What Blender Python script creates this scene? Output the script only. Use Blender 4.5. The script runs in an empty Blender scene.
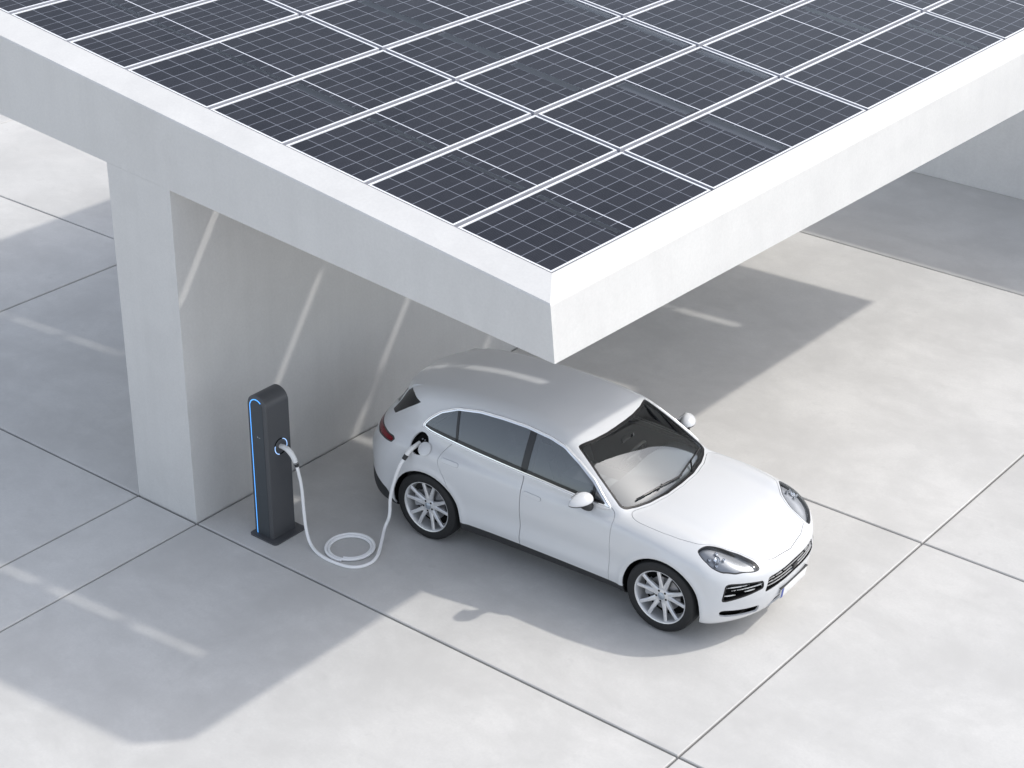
import bpy, bmesh, math, random
import numpy as np
from mathutils import Vector, Matrix

random.seed(4)
S = bpy.context.scene
C = S.collection
PI = math.pi

# ------------------------------------------------------------------ helpers
def link(o, parent=None):
    C.objects.link(o)
    if parent is not None: o.parent = parent
    return o

def empty(name, loc=(0, 0, 0), rz=0.0):
    o = bpy.data.objects.new(name, None)
    o.empty_display_size = .2
    o.location = loc; o.rotation_euler = (0, 0, rz)
    return link(o)

def tag(o, label=None, cat=None, group=None, kind=None):
    if label: o['label'] = label
    if cat: o['category'] = cat
    if group: o['group'] = group
    if kind: o['kind'] = kind
    return o

def bm_obj(name, bm, mats, parent=None, smooth=None, recalc=True):
    if recalc: bmesh.ops.recalc_face_normals(bm, faces=bm.faces)
    me = bpy.data.meshes.new(name)
    bm.to_mesh(me); bm.free()
    for m in (mats if isinstance(mats, (list, tuple)) else [mats]): me.materials.append(m)
    if smooth is not None:
        me.polygons.foreach_set('use_smooth', [True]*len(me.polygons))
        me.set_sharp_from_angle(angle=math.radians(smooth))
    return link(bpy.data.objects.new(name, me), parent)

def add_box(bm, x0, x1, y0, y1, z0, z1, bevel=0.0, mi=0, M=None):
    vs = [bm.verts.new((x, y, z)) for x in (x0, x1) for y in (y0, y1) for z in (z0, z1)]
    fs = [bm.faces.new([vs[i] for i in q]) for q in
          ((0, 1, 3, 2), (4, 6, 7, 5), (0, 4, 5, 1), (2, 3, 7, 6), (0, 2, 6, 4), (1, 5, 7, 3))]
    for f in fs: f.material_index = mi
    if bevel:
        es = {e for f in fs for e in f.edges}
        r = bmesh.ops.bevel(bm, geom=list(es), offset=bevel, segments=2, affect='EDGES', profile=.6)
        vs = list({v for f in r['faces'] for v in f.verts} | {v for v in vs if v.is_valid})
        for f in r['faces']: f.material_index = mi
    if M is not None: bmesh.ops.transform(bm, matrix=M, verts=[v for v in vs if v.is_valid])
    return vs

def add_prism(bm, pts, fn0, fn1, mi=0):
    """closed prism between two images of the same outline"""
    a = [bm.verts.new(fn0(p)) for p in pts]; b = [bm.verts.new(fn1(p)) for p in pts]
    n = len(pts)
    fs = [bm.faces.new(a[::-1]), bm.faces.new(b)]
    for i in range(n): fs.append(bm.faces.new((a[i], a[(i+1) % n], b[(i+1) % n], b[i])))
    for f in fs: f.material_index = mi
    return fs

def add_tube(bm, pts, r, seg=10, closed=False, mi=0):
    pts = [Vector(p) for p in pts]; n = len(pts); rings = []
    rr = r if isinstance(r, (list, tuple)) else [r]*n
    up = Vector((0, 0, 1))
    prev = None
    for i, p in enumerate(pts):
        a = pts[(i-1) % n] if (closed or i > 0) else p
        b = pts[(i+1) % n] if (closed or i < n-1) else p
        t = (b-a).normalized()
        if prev is None:
            s = t.cross(up)
            if s.length < 1e-3: s = t.cross(Vector((1, 0, 0)))
            s.normalize()
        else:
            s = (prev-t*prev.dot(t)).normalized()
        prev = s; u = s.cross(t)
        rings.append([bm.verts.new(p+(s*math.cos(2*PI*k/seg)+u*math.sin(2*PI*k/seg))*rr[i]) for k in range(seg)])
    m = n if closed else n-1
    for i in range(m):
        A, B = rings[i], rings[(i+1) % n]
        for k in range(seg):
            f = bm.faces.new((A[k], A[(k+1) % seg], B[(k+1) % seg], B[k])); f.material_index = mi
    if not closed:
        bm.faces.new(rings[0][::-1]).material_index = mi; bm.faces.new(rings[-1]).material_index = mi

def add_lathe(bm, prof, seg=48, M=None, mi=0, close=False):
    """profile (r, h) revolved round local +y axis (h along y)"""
    rings = []
    for r_, h in prof:
        rings.append([bm.verts.new((r_*math.cos(2*PI*k/seg), h, r_*math.sin(2*PI*k/seg))) for k in range(seg)])
    vs = [v for q in rings for v in q]
    idx = range(len(rings) if close else len(rings)-1)
    for i in idx:
        A, B = rings[i], rings[(i+1) % len(rings)]
        for k in range(seg):
            bm.faces.new((A[k], A[(k+1) % seg], B[(k+1) % seg], B[k])).material_index = mi
    if not close:
        for q in (rings[0], rings[-1]):
            if (q[0].co-q[1].co).length > 1e-5: bm.faces.new(q).material_index = mi
    if M is not None: bmesh.ops.transform(bm, matrix=M, verts=vs)

def spline(pts, n=8):
    """Catmull-Rom through points"""
    P = [Vector(p) for p in pts]; out = []
    P = [P[0]*2-P[1]]+P+[P[-1]*2-P[-2]]
    for i in range(1, len(P)-2):
        for k in range(n):
            t = k/n; a, b, c, d = P[i-1:i+3]
            out.append(.5*((2*b)+(c-a)*t+(2*a-5*b+4*c-d)*t*t+(3*b-a-3*c+d)*t**3))
    out.append(P[-2]); return out

# ---------------------------------------------------------------- materials
def mat(name, base=(.5, .5, .5), rough=.5, metal=0.0, spec=.5, coat=0.0, coat_rough=.03, emit=None, es=0.0):
    m = bpy.data.materials.new(name); m.use_nodes = True
    b = m.node_tree.nodes['Principled BSDF']
    b.inputs['Base Color'].default_value = (*base, 1)
    b.inputs['Roughness'].default_value = rough
    b.inputs['Metallic'].default_value = metal
    b.inputs['Specular IOR Level'].default_value = spec
    b.inputs['Coat Weight'].default_value = coat
    b.inputs['Coat Roughness'].default_value = coat_rough
    if emit:
        b.inputs['Emission Color'].default_value = (*emit, 1); b.inputs['Emission Strength'].default_value = es
    return m

def N(nt, kind, **kw):
    n = nt.nodes.new(kind)
    for k, v in kw.items(): setattr(n, k, v)
    return n

def mixcol(nt, fac, a, b, blend='MIX'):
    n = N(nt, 'ShaderNodeMix', data_type='RGBA', blend_type=blend)
    for sock, v in ((n.inputs[0], fac), (n.inputs[6], a), (n.inputs[7], b)):
        if hasattr(v, 'is_output'): nt.links.new(v, sock)
        elif isinstance(v, (tuple, list)): sock.default_value = (*v, 1)
        else: sock.default_value = v
    return n.outputs[2]

def noise(nt, co, scale, detail=4, rough=.55, dist=0.0):
    n = N(nt, 'ShaderNodeTexNoise')
    n.inputs['Scale'].default_value = scale; n.inputs['Detail'].default_value = detail
    n.inputs['Roughness'].default_value = rough; n.inputs['Distortion'].default_value = dist
    nt.links.new(co, n.inputs['Vector']); return n.outputs['Fac']

def ramp(nt, f, lo, hi, a=0.0, b=1.0):
    n = N(nt, 'ShaderNodeMapRange', clamp=True)
    n.inputs[1].default_value = lo; n.inputs[2].default_value = hi
    n.inputs[3].default_value = a; n.inputs[4].default_value = b
    nt.links.new(f, n.inputs[0]); return n.outputs[0]

def scaled(nt, co, s):
    n = N(nt, 'ShaderNodeMapping'); n.inputs['Scale'].default_value = s
    nt.links.new(co, n.inputs['Vector']); return n.outputs[0]

def concrete(name, base, dark, rough=.75, streak=False, bump=.15, slab=False, warm=None):
    m = mat(name, base, rough); nt = m.node_tree; b = nt.nodes['Principled BSDF']
    geo = N(nt, 'ShaderNodeNewGeometry'); co = geo.outputs['Position']
    big = ramp(nt, noise(nt, co, .35, 5, .6, .4), .34, .68)
    mid = ramp(nt, noise(nt, co, 1.9, 6, .65, .8), .38, .72)
    fine = noise(nt, co, 34, 5, .7)
    col = mixcol(nt, big, dark, base)
    f2 = N(nt, 'ShaderNodeMath', operation='MULTIPLY'); nt.links.new(mid, f2.inputs[0]); f2.inputs[1].default_value = .5
    col = mixcol(nt, f2.outputs[0], col, tuple(min(1, c*1.10) for c in base))
    col = mixcol(nt, .16, col, mixcol(nt, ramp(nt, fine, .3, .7), tuple(c*.72 for c in base), tuple(min(1, c*1.22) for c in base)))
    if streak:
        st = noise(nt, scaled(nt, co, (5, 5, .35)), 1.0, 5, .6)
        col = mixcol(nt, ramp(nt, st, .45, .75, 0, .28), col, tuple(c*.86 for c in base))
    if slab:
        # trowel clouds, hair cracks of tone, a few darker blotches
        st = noise(nt, scaled(nt, co, (.9, 2.2, 1)), 1.0, 7, .68, .5)
        col = mixcol(nt, ramp(nt, st, .48, .76, 0, .7), col, tuple(c*.84 for c in base))
        bl = noise(nt, co, .8, 6, .7, .25)
        col = mixcol(nt, ramp(nt, bl, .42, .64, 0, .8), col, tuple(c*.83 for c in base))
        sp = noise(nt, co, 6.5, 3, .5, .3)
        col = mixcol(nt, ramp(nt, sp, .63, .75, 0, .35), col, tuple(c*.80 for c in base))
        oi = N(nt, 'ShaderNodeAttribute', attribute_name='tone')
        v = ramp(nt, oi.outputs['Fac'], 0, 1, .955, 1.02)
        hsv = N(nt, 'ShaderNodeHueSaturation'); nt.links.new(col, hsv.inputs['Color']); nt.links.new(v, hsv.inputs['Value'])
        col = hsv.outputs[0]
    nt.links.new(col, b.inputs['Base Color'])
    nt.links.new(ramp(nt, mid, 0, 1, rough-.1, rough+.08), b.inputs['Roughness'])
    bp = N(nt, 'ShaderNodeBump'); bp.inputs['Strength'].default_value = bump; bp.inputs['Distance'].default_value = .004
    nt.links.new(fine, bp.inputs['Height']); nt.links.new(bp.outputs[0], b.inputs['Normal'])
    return m

def thin_glass(name, tint, refl=1.0, rough=.0, ior=1.5, film=None, amount=0.0):
    m = bpy.data.materials.new(name); m.use_nodes = True; nt = m.node_tree
    nt.nodes.clear()
    out = N(nt, 'ShaderNodeOutputMaterial'); mx = N(nt, 'ShaderNodeMixShader')
    tr = N(nt, 'ShaderNodeBsdfTransparent'); tr.inputs[0].default_value = (*tint, 1)
    gl = N(nt, 'ShaderNodeBsdfGlossy'); gl.inputs['Roughness'].default_value = rough
    gl.inputs['Color'].default_value = (refl*.93, refl*.97, refl, 1)
    fr = N(nt, 'ShaderNodeFresnel'); fr.inputs[0].default_value = ior
    base = tr.outputs[0]
    if film:                                                # privacy grey plus the pane's reflections, mixed in as diffuse colour
        df = N(nt, 'ShaderNodeBsdfDiffuse'); df.inputs[0].default_value = (*film, 1)
        m2 = N(nt, 'ShaderNodeMixShader'); m2.inputs[0].default_value = amount
        nt.links.new(tr.outputs[0], m2.inputs[1]); nt.links.new(df.outputs[0], m2.inputs[2]); base = m2.outputs[0]
    nt.links.new(fr.outputs[0], mx.inputs[0]); nt.links.new(base, mx.inputs[1]); nt.links.new(gl.outputs[0], mx.inputs[2])
    nt.links.new(mx.outputs[0], out.inputs[0]); return m

M = {}
M['paving'] = concrete('paving concrete', (.635, .626, .607), (.550, .544, .530), .7, slab=True, bump=.12)
M['ground'] = concrete('joint filler', (.16, .16, .16), (.13, .13, .13), .9)
M['concrete'] = concrete('white cast concrete', (.640, .636, .624), (.600, .596, .585), .72, streak=True, bump=.06)
M['wallconc'] = concrete('grey cast concrete', (.80, .80, .795), (.75, .75, .75), .75, streak=True, bump=.06)
M['paint'] = mat('white car paint', (.655, .665, .678), .32, 0, .5, coat=.7, coat_rough=.04)
M['inner'] = mat('cabin lining', (.030, .030, .032), .8)
M['glass'] = thin_glass('side window glass', (.38, .39, .40), 1.0, 0, 1.9, (.105, .115, .125), .48)
M['pvglass'] = thin_glass('module glass', (.92, .93, .95), .9, .22, 1.45)
M['wsglass'] = thin_glass('windscreen glass', (.62, .65, .65), 1.0, 0, 2.05)
M['lens'] = thin_glass('headlight lens', (.93, .94, .95), 1.0, .02, 1.4)
M['black'] = mat('gloss black trim', (.012, .012, .013), .22, 0, .5)
M['plastic'] = mat('matt black plastic', (.030, .031, .033), .6)
M['wheelrim'] = mat('steering wheel leather', (.10, .10, .10), .45)
M['dark'] = mat('dark recess', (.006, .006, .006), .85, 0, .15)
M['rubber'] = mat('tyre rubber', (.012, .0125, .0135), .7)
M['alloy'] = mat('silver alloy', (.74, .745, .755), .30, .5, .5)
M['trim'] = mat('satin bright trim', (.96, .965, .97), .22, .5)
M['chrome'] = mat('bright trim', (.86, .87, .88), .16, .9, .5)
M['silver'] = mat('satin silver slat', (.80, .81, .82), .3, .4)
M['housing'] = mat('lamp housing', (.42, .43, .45), .32, .3)
M['lamp'] = mat('lamp reflector', (.85, .87, .90), .08, .9)
M['red'] = mat('tail lamp red', (.16, .004, .010), .2, 0, .35)
M['disc'] = mat('brake disc steel', (.36, .36, .37), .35, .9)
M['seat'] = mat('dark leather', (.34, .335, .33), .5)
M['dash'] = mat('dashboard', (.42, .44, .47), .5)
M['plate'] = mat('plate white', (.80, .80, .79), .4)
M['plateblue'] = mat('plate blue', (.02, .05, .30), .4)
M['charger'] = mat('charcoal powder coat', (.085, .088, .094), .45, .15, .5)
M['chargerface'] = mat('charcoal face panel', (.058, .067, .075), .32, .1)
M['led'] = mat('blue light strip', (.05, .2, .6), .4, emit=(.10, .42, 1.0), es=1.35)
M['led2'] = mat('pale light ring', (.3, .5, .8), .4, emit=(.42, .62, 1.0), es=.9)
M['cable'] = mat('white cable sheath', (.90, .90, .90), .45)
M['plug'] = mat('white plug shell', (.80, .80, .79), .35)
M['print'] = mat('pale print', (.42, .45, .48), .5)
M['frame'] = mat('anodised frame', (.82, .83, .85), .40, .2)
M['backsheet'] = mat('white back sheet', (.82, .82, .82), .6)
M['rail'] = mat('grey mounting rail', (.40, .41, .45), .5, .3)
M['purlin'] = mat('dark steel purlin', (.085, .09, .11), .45, .2)
M['hub'] = mat('hub cap', (.45, .50, .56), .3, .6)

def cell_material():
    m = mat('photovoltaic cells', (.02, .022, .034), .16, 0, .5, coat=.0); nt = m.node_tree; b = nt.nodes['Principled BSDF']
    b.inputs['Specular IOR Level'].default_value = .10
    uv = N(nt, 'ShaderNodeUVMap', uv_map='cells')          # u, v counted in cells
    sep = N(nt, 'ShaderNodeSeparateXYZ'); nt.links.new(uv.outputs[0], sep.inputs[0])
    def mth(op, a, bb=None):
        n = N(nt, 'ShaderNodeMath', operation=op)
        for k, v in enumerate((a, bb)):
            if v is None: continue
            if hasattr(v, 'is_output'): nt.links.new(v, n.inputs[k])
            else: n.inputs[k].default_value = v
        return n.outputs[0]
    def edge(s, w):                                         # 1 near whole numbers
        f = mth('FRACT', s); d = mth('MINIMUM', f, mth('SUBTRACT', 1.0, f)); return mth('LESS_THAN', d, w)
    gu = edge(sep.outputs[0], .020); gv = edge(sep.outputs[1], .0145)
    grid = mth('MAXIMUM', gu, gv)
    d = mth('ABSOLUTE', mth('SUBTRACT', sep.outputs[1], 5.0)); midl = mth('LESS_THAN', d, .028)
    bus = edge(mth('MULTIPLY', sep.outputs[0], 9.0), .055)
    fing = edge(mth('MULTIPLY', sep.outputs[1], 14.0), .09)
    cellid = N(nt, 'ShaderNodeTexWhiteNoise', noise_dimensions='3D')
    fl = N(nt, 'ShaderNodeVectorMath', operation='FLOOR'); nt.links.new(uv.outputs[0], fl.inputs[0])
    oi = N(nt, 'ShaderNodeObjectInfo')
    ad = N(nt, 'ShaderNodeVectorMath', operation='ADD'); nt.links.new(fl.outputs[0], ad.inputs[0]); nt.links.new(oi.outputs['Location'], ad.inputs[1])
    nt.links.new(ad.outputs[0], cellid.inputs['Vector'])
    col = mixcol(nt, cellid.outputs['Value'], (.006, .007, .012), (.015, .016, .023))
    col = mixcol(nt, mth('MULTIPLY', bus, .35), col, (.10, .11, .13))
    col = mixcol(nt, mth('MULTIPLY', fing, .30), col, (.055, .058, .07))
    geo = N(nt, 'ShaderNodeNewGeometry')
    col = mixcol(nt, ramp(nt, noise(nt, geo.outputs['Position'], 1.3, 5, .6, .5), .4, .75, 0, .25), col, (.045, .045, .052))
    col = mixcol(nt, mth('MULTIPLY', grid, .75), col, (.27, .29, .34))
    col = mixcol(nt, midl, col, (.62, .64, .70))
    nt.links.new(col, b.inputs['Base Color'])
    nt.links.new(ramp(nt, noise(nt, geo.outputs['Position'], 3.0, 4, .6), .3, .7, .13, .20), b.inputs['Roughness'])
    return m
M['cells'] = cell_material()

# ------------------------------------------------------- car body as a field
def curve(xs, ys, sig=.05, n=1600):
    """smoothed table of a profile"""
    xs = np.array(xs, float); ys = np.array(ys, float)
    t = np.linspace(xs[0]-.5, xs[-1]+.5, n); dt = t[1]-t[0]
    h = np.diff(xs); dl = np.diff(ys)/h
    m = np.empty_like(ys); m[0] = dl[0]; m[-1] = dl[-1]
    m[1:-1] = (dl[:-1]*h[1:]+dl[1:]*h[:-1])/(h[1:]+h[:-1])
    k = np.clip(np.searchsorted(xs, t)-1, 0, len(h)-1)
    u = (t-xs[k])/h[k]
    y = ((2*u**3-3*u**2+1)*ys[k]+(u**3-2*u**2+u)*h[k]*m[k]+(-2*u**3+3*u**2)*ys[k+1]+(u**3-u**2)*h[k]*m[k+1])
    lo = t < xs[0]; hi = t > xs[-1]
    y[lo] = ys[0]+m[0]*(t[lo]-xs[0]); y[hi] = ys[-1]+m[-1]*(t[hi]-xs[-1])
    r = int(3*sig/dt)
    if r > 0:
        g = np.exp(-.5*(np.arange(-r, r+1)*dt/sig)**2); g /= g.sum()
        y = np.convolve(np.pad(y, r, mode='reflect', reflect_type='odd'), g, 'valid')
    return lambda q: np.interp(q, t, y)
def smax(a, b, k):
    h = np.maximum(k-np.abs(a-b), 0)/k
    return np.maximum(a, b)+h*h*k*.25
def smin(a, b, k): return -smax(-a, -b, k)

W_plan = curve([-1.1,-.7,-.35,0,.35,.75,1.3,1.9,2.3,2.6,2.9,3.2,3.5,3.8],
               [.93,.955,.972,.980,.972,.950,.943,.945,.952,.966,.975,.968,.945,.90], .08)
D_prof = curve([.15,.25,.35,.45,.55,.65,.75,.85,.95,1.02,1.1,1.2,1.3],
               [-.075,-.05,-.018,-.006,-.012,-.008,0,-.002,-.014,-.030,-.062,-.125,-.21], .03)
T_top = curve([-1.1,-.9,-.5,0,.8,1.6,2.1,2.4,2.7,3.0,3.3,3.55,3.75,3.9],
              [1.02,1.08,1.14,1.17,1.165,1.15,1.125,1.105,1.085,1.045,.980,.900,.835,.775], .06)
B_bot = curve([-1.1,-.85,-.4,0,3.0,3.4,3.7,3.9],[.40,.30,.235,.23,.23,.22,.215,.24], .06)
XF = curve([.15,.22,.30,.40,.50,.60,.70,.78,.84,.92,1.0],[3.66,3.735,3.79,3.83,3.852,3.858,3.848,3.828,3.79,3.70,3.55], .025)
XR = curve([.2,.3,.4,.5,.6,.7,.82,.92,1.02,1.1,1.2],[-.95,-1.03,-1.06,-1.068,-1.066,-1.062,-1.052,-1.03,-.985,-.935,-.86], .03)
G_w = curve([-1.0,-.7,-.4,0,.5,1.2,1.8,2.3,2.7],[.70,.765,.828,.862,.876,.876,.870,.852,.82], .08)
G_top = curve([-1.0,-.75,-.4,0,.4,.8,1.2,1.5,1.8,2.1],[1.400,1.480,1.578,1.650,1.684,1.694,1.682,1.644,1.585,1.51], .10)

def body(p):
    x, y, z = p[...,0], np.abs(p[...,1]), p[...,2]
    # lower body
    W = W_plan(x)
    hf = np.exp(-((x-2.88)/.50)**2); hr = np.exp(-((x+.02)/.55)**2)
    zr = .5*((z-.78)+np.sqrt((z-.78)**2+.01)); zz = z - .25*hr*np.minimum(zr, .5) - .16*hf*np.minimum(zr, .5)
    mid = np.exp(-(((x-1.45)/.85)**4))
    side = y - (W + D_prof(zz) - .009*mid*np.exp(-((z-.60)/.10)**2) + .007*mid*np.exp(-((z-.44)/.06)**2))
    for xa in (0, 2.895):                                   # wheel arch lips
        rho = np.hypot(x-xa, z-.37)
        side = side - .012*np.exp(-((rho-.478)/.035)**2)*np.clip((z-.1)/.2, 0, 1)
    fr = np.clip((x-2.2)/1.0, 0, 1)
    T = T_top(x) - .055*(y/.85)**2 + fr*(.052*np.exp(-((y-.73)/.12)**2) + .008*np.exp(-((y-.40)/.12)**2))
    top = (z - T)*.97
    bot = B_bot(x) - z
    front = (x - (XF(z) - .18*(y/.72)**2.7))*.90
    rear = ((XR(z) + .178*(y/.74)**2.8 + .05*np.clip((z-.62)/.4,0,1)) - x)*.92
    A = smax(side, top, .13); A = smax(A, bot, .05)
    A = smax(A, front, .09); A = smax(A, rear, .13)
    # greenhouse
    dz = z-1.12
    dp = .5*(dz+np.sqrt(dz*dz+.0016))                       # no flare below the belt line
    gs = (y - (G_w(x) - .37*dp - .24*dp*dp))*.91
    gt = (z - (G_top(x) - (.024*(y/.6)**2)))*.99
    gw = (x - (2.525 - 1.60*(z-1.09) - .12*(z-1.09)*(z-1.56) - .165*(y/.76)**2.2))*.53
    gr = ((-.920 + .64*(z-1.08) + .17*(y/.62)**2.6) - x)*.83
    G = smax(gs, gt, .105); G = smax(G, gw, .07); G = smax(G, gr, .16)
    G = smax(G, .80-z, .02)
    kr = .035 + .16*np.clip((-x+.15)/.7, 0, 1)
    h = np.maximum(kr-np.abs(A-G), 0)/kr
    return np.minimum(A, G)-h*h*kr*.25

def grad(p, e=.003):
    g = np.empty_like(p)
    for k in range(3):
        d = np.zeros(3); d[k] = e
        g[:,k] = body(p+d)-body(p-d)
    return g/(2*e)
def nrm(g): return g/np.maximum(np.linalg.norm(g, axis=-1, keepdims=True), 1e-9)
def to_surface(p, n=4):
    for _ in range(n):
        f = body(p); g = grad(p); p = p-g*(f/np.maximum((g*g).sum(1), 1e-6))[:,None]
    return p


def surface_net(h=.017):
    lo = np.array([-1.14, -2.5*h, .17]); hi = np.array([3.94, 1.08, 1.74])
    n = np.ceil((hi-lo)/h).astype(int)+1
    ax = [lo[k]+np.arange(n[k])*h for k in range(3)]
    Fv = np.empty(n)
    for i in range(n[0]):
        g = np.stack(np.meshgrid([ax[0][i]], ax[1], ax[2], indexing='ij'), -1)
        Fv[i] = body(g)[0]
    neg = Fv < 0
    c = np.zeros(n-1, int)
    for a in (0, 1):
        for b in (0, 1):
            for d in (0, 1): c += neg[a:n[0]-1+a, b:n[1]-1+b, d:n[2]-1+d]
    act = (c > 0) & (c < 8)
    idx = -np.ones(n-1, int); cells = np.argwhere(act); idx[act] = np.arange(len(cells))
    P = lo+(cells+.5)*h
    quads = []
    for k in range(3):
        sl0 = [slice(None)]*3; sl1 = [slice(None)]*3
        sl0[k] = slice(0, n[k]-1); sl1[k] = slice(1, n[k])
        a = neg[tuple(sl0)]; b = neg[tuple(sl1)]
        e = np.argwhere(a != b); s = a[tuple(e.T)]
        u, v = (k+1) % 3, (k+2) % 3
        ok = (e[:, u] > 0) & (e[:, v] > 0) & (e[:, u] < n[u]-1) & (e[:, v] < n[v]-1)
        e = e[ok]; s = s[ok]
        du = np.zeros(3, int); du[u] = 1; dv = np.zeros(3, int); dv[v] = 1
        q = np.stack([idx[tuple((e-du-dv).T)], idx[tuple((e-dv).T)], idx[tuple(e.T)], idx[tuple((e-du).T)]], 1)
        q[~s] = q[~s][:, ::-1]; quads.append(q)
    Q = np.concatenate(quads); Q = Q[(Q >= 0).all(1)]
    V = to_surface(P, 6)
    d1 = np.linalg.norm(V[Q[:, 0]]-V[Q[:, 2]], axis=1); d2 = np.linalg.norm(V[Q[:, 1]]-V[Q[:, 3]], axis=1)
    sw = d2 < d1
    T1 = np.where(sw[:, None], Q[:, [0, 1, 3]], Q[:, [0, 1, 2]]); T2 = np.where(sw[:, None], Q[:, [1, 2, 3]], Q[:, [0, 2, 3]])
    return V, np.concatenate([T1, T2])

def compact(V, F):
    u, inv = np.unique(F, return_inverse=True)
    return V[u], inv.reshape(-1, 3)

def clip(V, F, s):
    """part of the triangle mesh where s < 0"""
    neg = s < 0; k = neg[F].sum(1)
    full = F[k == 3]
    m = (k == 1) | (k == 2)
    if not m.any(): return compact(V, full) if len(full) else (V[:0], F[:0])
    G = F[m]; kk = k[m]
    odd = np.where(kk[:, None] == 1, neg[G], ~neg[G])
    r = odd.argmax(1); rows = np.arange(len(G))
    a = G[rows, r]; b = G[rows, (r+1) % 3]; c = G[rows, (r+2) % 3]
    E = np.concatenate([np.stack([a, b], 1), np.stack([a, c], 1)]); E = np.sort(E, 1)
    u, inv = np.unique(E, axis=0, return_inverse=True); inv = inv.ravel()
    t = s[u[:, 0]]/(s[u[:, 0]]-s[u[:, 1]])
    P = V[u[:, 0]]*(1-t)[:, None]+V[u[:, 1]]*t[:, None]
    ab = inv[:len(a)]+len(V); ac = inv[len(a):]+len(V)
    one = kk == 1
    T = [full, np.stack([a, ab, ac], 1)[one], np.stack([ab, b, c], 1)[~one], np.stack([ab, c, ac], 1)[~one]]
    V2, F2 = compact(np.concatenate([V, P]), np.concatenate(T))
    bad = (F2[:, 0] == F2[:, 1]) | (F2[:, 1] == F2[:, 2]) | (F2[:, 0] == F2[:, 2])
    return V2, F2[~bad]

def soften(poly, n=2):
    Q = []
    for a, b in zip(np.array(poly, float), np.roll(np.array(poly, float), -1, 0)):
        k = max(1, int(np.linalg.norm(b-a)/.05)); Q += [a+(b-a)*t/k for t in range(k)]
    P = np.array(Q)
    for _ in range(n):
        Q = np.roll(P, -1, 0)
        P = np.stack([.75*P+.25*Q, .25*P+.75*Q], 1).reshape(-1, 2)
    return P

def sdf_poly(p, poly):
    """signed distance to a closed outline, negative inside"""
    A = np.asarray(poly, float); B = np.roll(A, -1, 0)
    d = np.full(len(p), 1e9); ins = np.zeros(len(p), bool)
    for a, b in zip(A, B):
        e = b-a; w = p-a
        t = np.clip((w@e)/max(e@e, 1e-12), 0, 1)
        d = np.minimum(d, np.linalg.norm(w-t[:, None]*e, axis=1))
        c = (a[1] > p[:, 1]) != (b[1] > p[:, 1])
        if b[1] != a[1]: ins ^= c & (p[:, 0] < (b[0]-a[0])*(p[:, 1]-a[1])/(b[1]-a[1])+a[0])
    return np.where(ins, -d, d)

SIDE = lambda V: V[:, [0, 2]]
TOP = lambda V: V[:, [0, 1]]
FRONT = lambda V: V[:, [1, 2]]
CORNER = lambda V: np.stack([-.62*V[:, 0]+.78*V[:, 1], V[:, 2]], 1)        # unrolled front corner
RCORNER = lambda V: np.stack([.707*V[:, 0]+.707*V[:, 1], V[:, 2]], 1)      # unrolled rear corner

def field(V, proj, poly, cond):
    s = sdf_poly(proj(V), poly)
    return np.where(cond(V), s, np.maximum(np.abs(s), .02))

def mirror(V, F):
    W = V.copy(); W[:, 1] *= -1
    return W, F[:, ::-1]

def shell(name, V, F, mats, parent, sides='both', t=.018, off=0.0, rim=True):
    """sheet V,F of the body surface as a panel of thickness t; sides: both (one mesh), left (+y) or right (-y)"""
    if len(F) == 0: return None
    n = nrm(grad(V)); n[np.abs(V[:, 1]) < 1e-6, 1] = 0; n = nrm(n)
    Vo = V+n*off; Vi = V+n*(off-t)
    E = np.concatenate([F[:, [0, 1]], F[:, [1, 2]], F[:, [2, 0]]])
    key = np.sort(E, 1); _, inv, cnt = np.unique(key, axis=0, return_inverse=True, return_counts=True)
    B = E[cnt[inv.ravel()] == 1]
    B = B[~((np.abs(V[B[:, 0], 1]) < 1e-6) & (np.abs(V[B[:, 1], 1]) < 1e-6))]
    nv = len(V)
    verts = [Vo]; faces = [F]; norms = [n[F].reshape(-1, 3)]; mi = [np.zeros(len(F), int)]
    quads = np.zeros((0, 4), int); qn = np.zeros((0, 3))
    if t > 0:
        verts.append(Vi); faces.append(F[:, ::-1]+nv); norms.append(-n[F[:, ::-1]].reshape(-1, 3)); mi.append(np.ones(len(F), int))
        if rim:
            quads = np.stack([B[:, 1], B[:, 0], B[:, 0]+nv, B[:, 1]+nv], 1)
            AV = np.concatenate(verts)
            fn = nrm(np.cross(AV[quads[:, 1]]-AV[quads[:, 0]], AV[quads[:, 2]]-AV[quads[:, 0]]))
            qn = np.repeat(fn, 4, 0)
    V_ = np.concatenate(verts); T_ = np.concatenate(faces); N_ = np.concatenate(norms); m_ = np.concatenate(mi)
    flip = lambda a: a*np.array([1, -1, 1])
    VV, FF, NN, MM = [], [], [], []
    base = 0
    for sg in ((1, -1) if sides == 'both' else ((1,) if sides == 'left' else (-1,))):
        if sg == 1:
            VV.append(V_); FF += (T_+base).tolist()+(quads+base).tolist(); NN += [N_, qn]
        else:
            VV.append(flip(V_))
            FF += (T_[:, ::-1]+base).tolist()+(quads[:, ::-1]+base).tolist()
            NN += [flip(N_.reshape(-1, 3, 3)[:, ::-1].reshape(-1, 3)), flip(qn.reshape(-1, 4, 3)[:, ::-1].reshape(-1, 3))]
        MM += [m_, np.zeros(len(quads), int)]
        base += len(V_)
    me = bpy.data.meshes.new(name)
    me.from_pydata(np.concatenate(VV).tolist(), [], FF)
    mats = mats if isinstance(mats, (list, tuple)) else [mats, mats]
    for m in mats: me.materials.append(m)
    me.polygons.foreach_set('material_index', np.concatenate(MM).astype(np.int32))
    me.polygons.foreach_set('use_smooth', np.ones(len(me.polygons), bool))
    me.update()
    me.normals_split_custom_set(np.concatenate(NN).tolist())
    return link(bpy.data.objects.new(name, me), parent)

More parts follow.
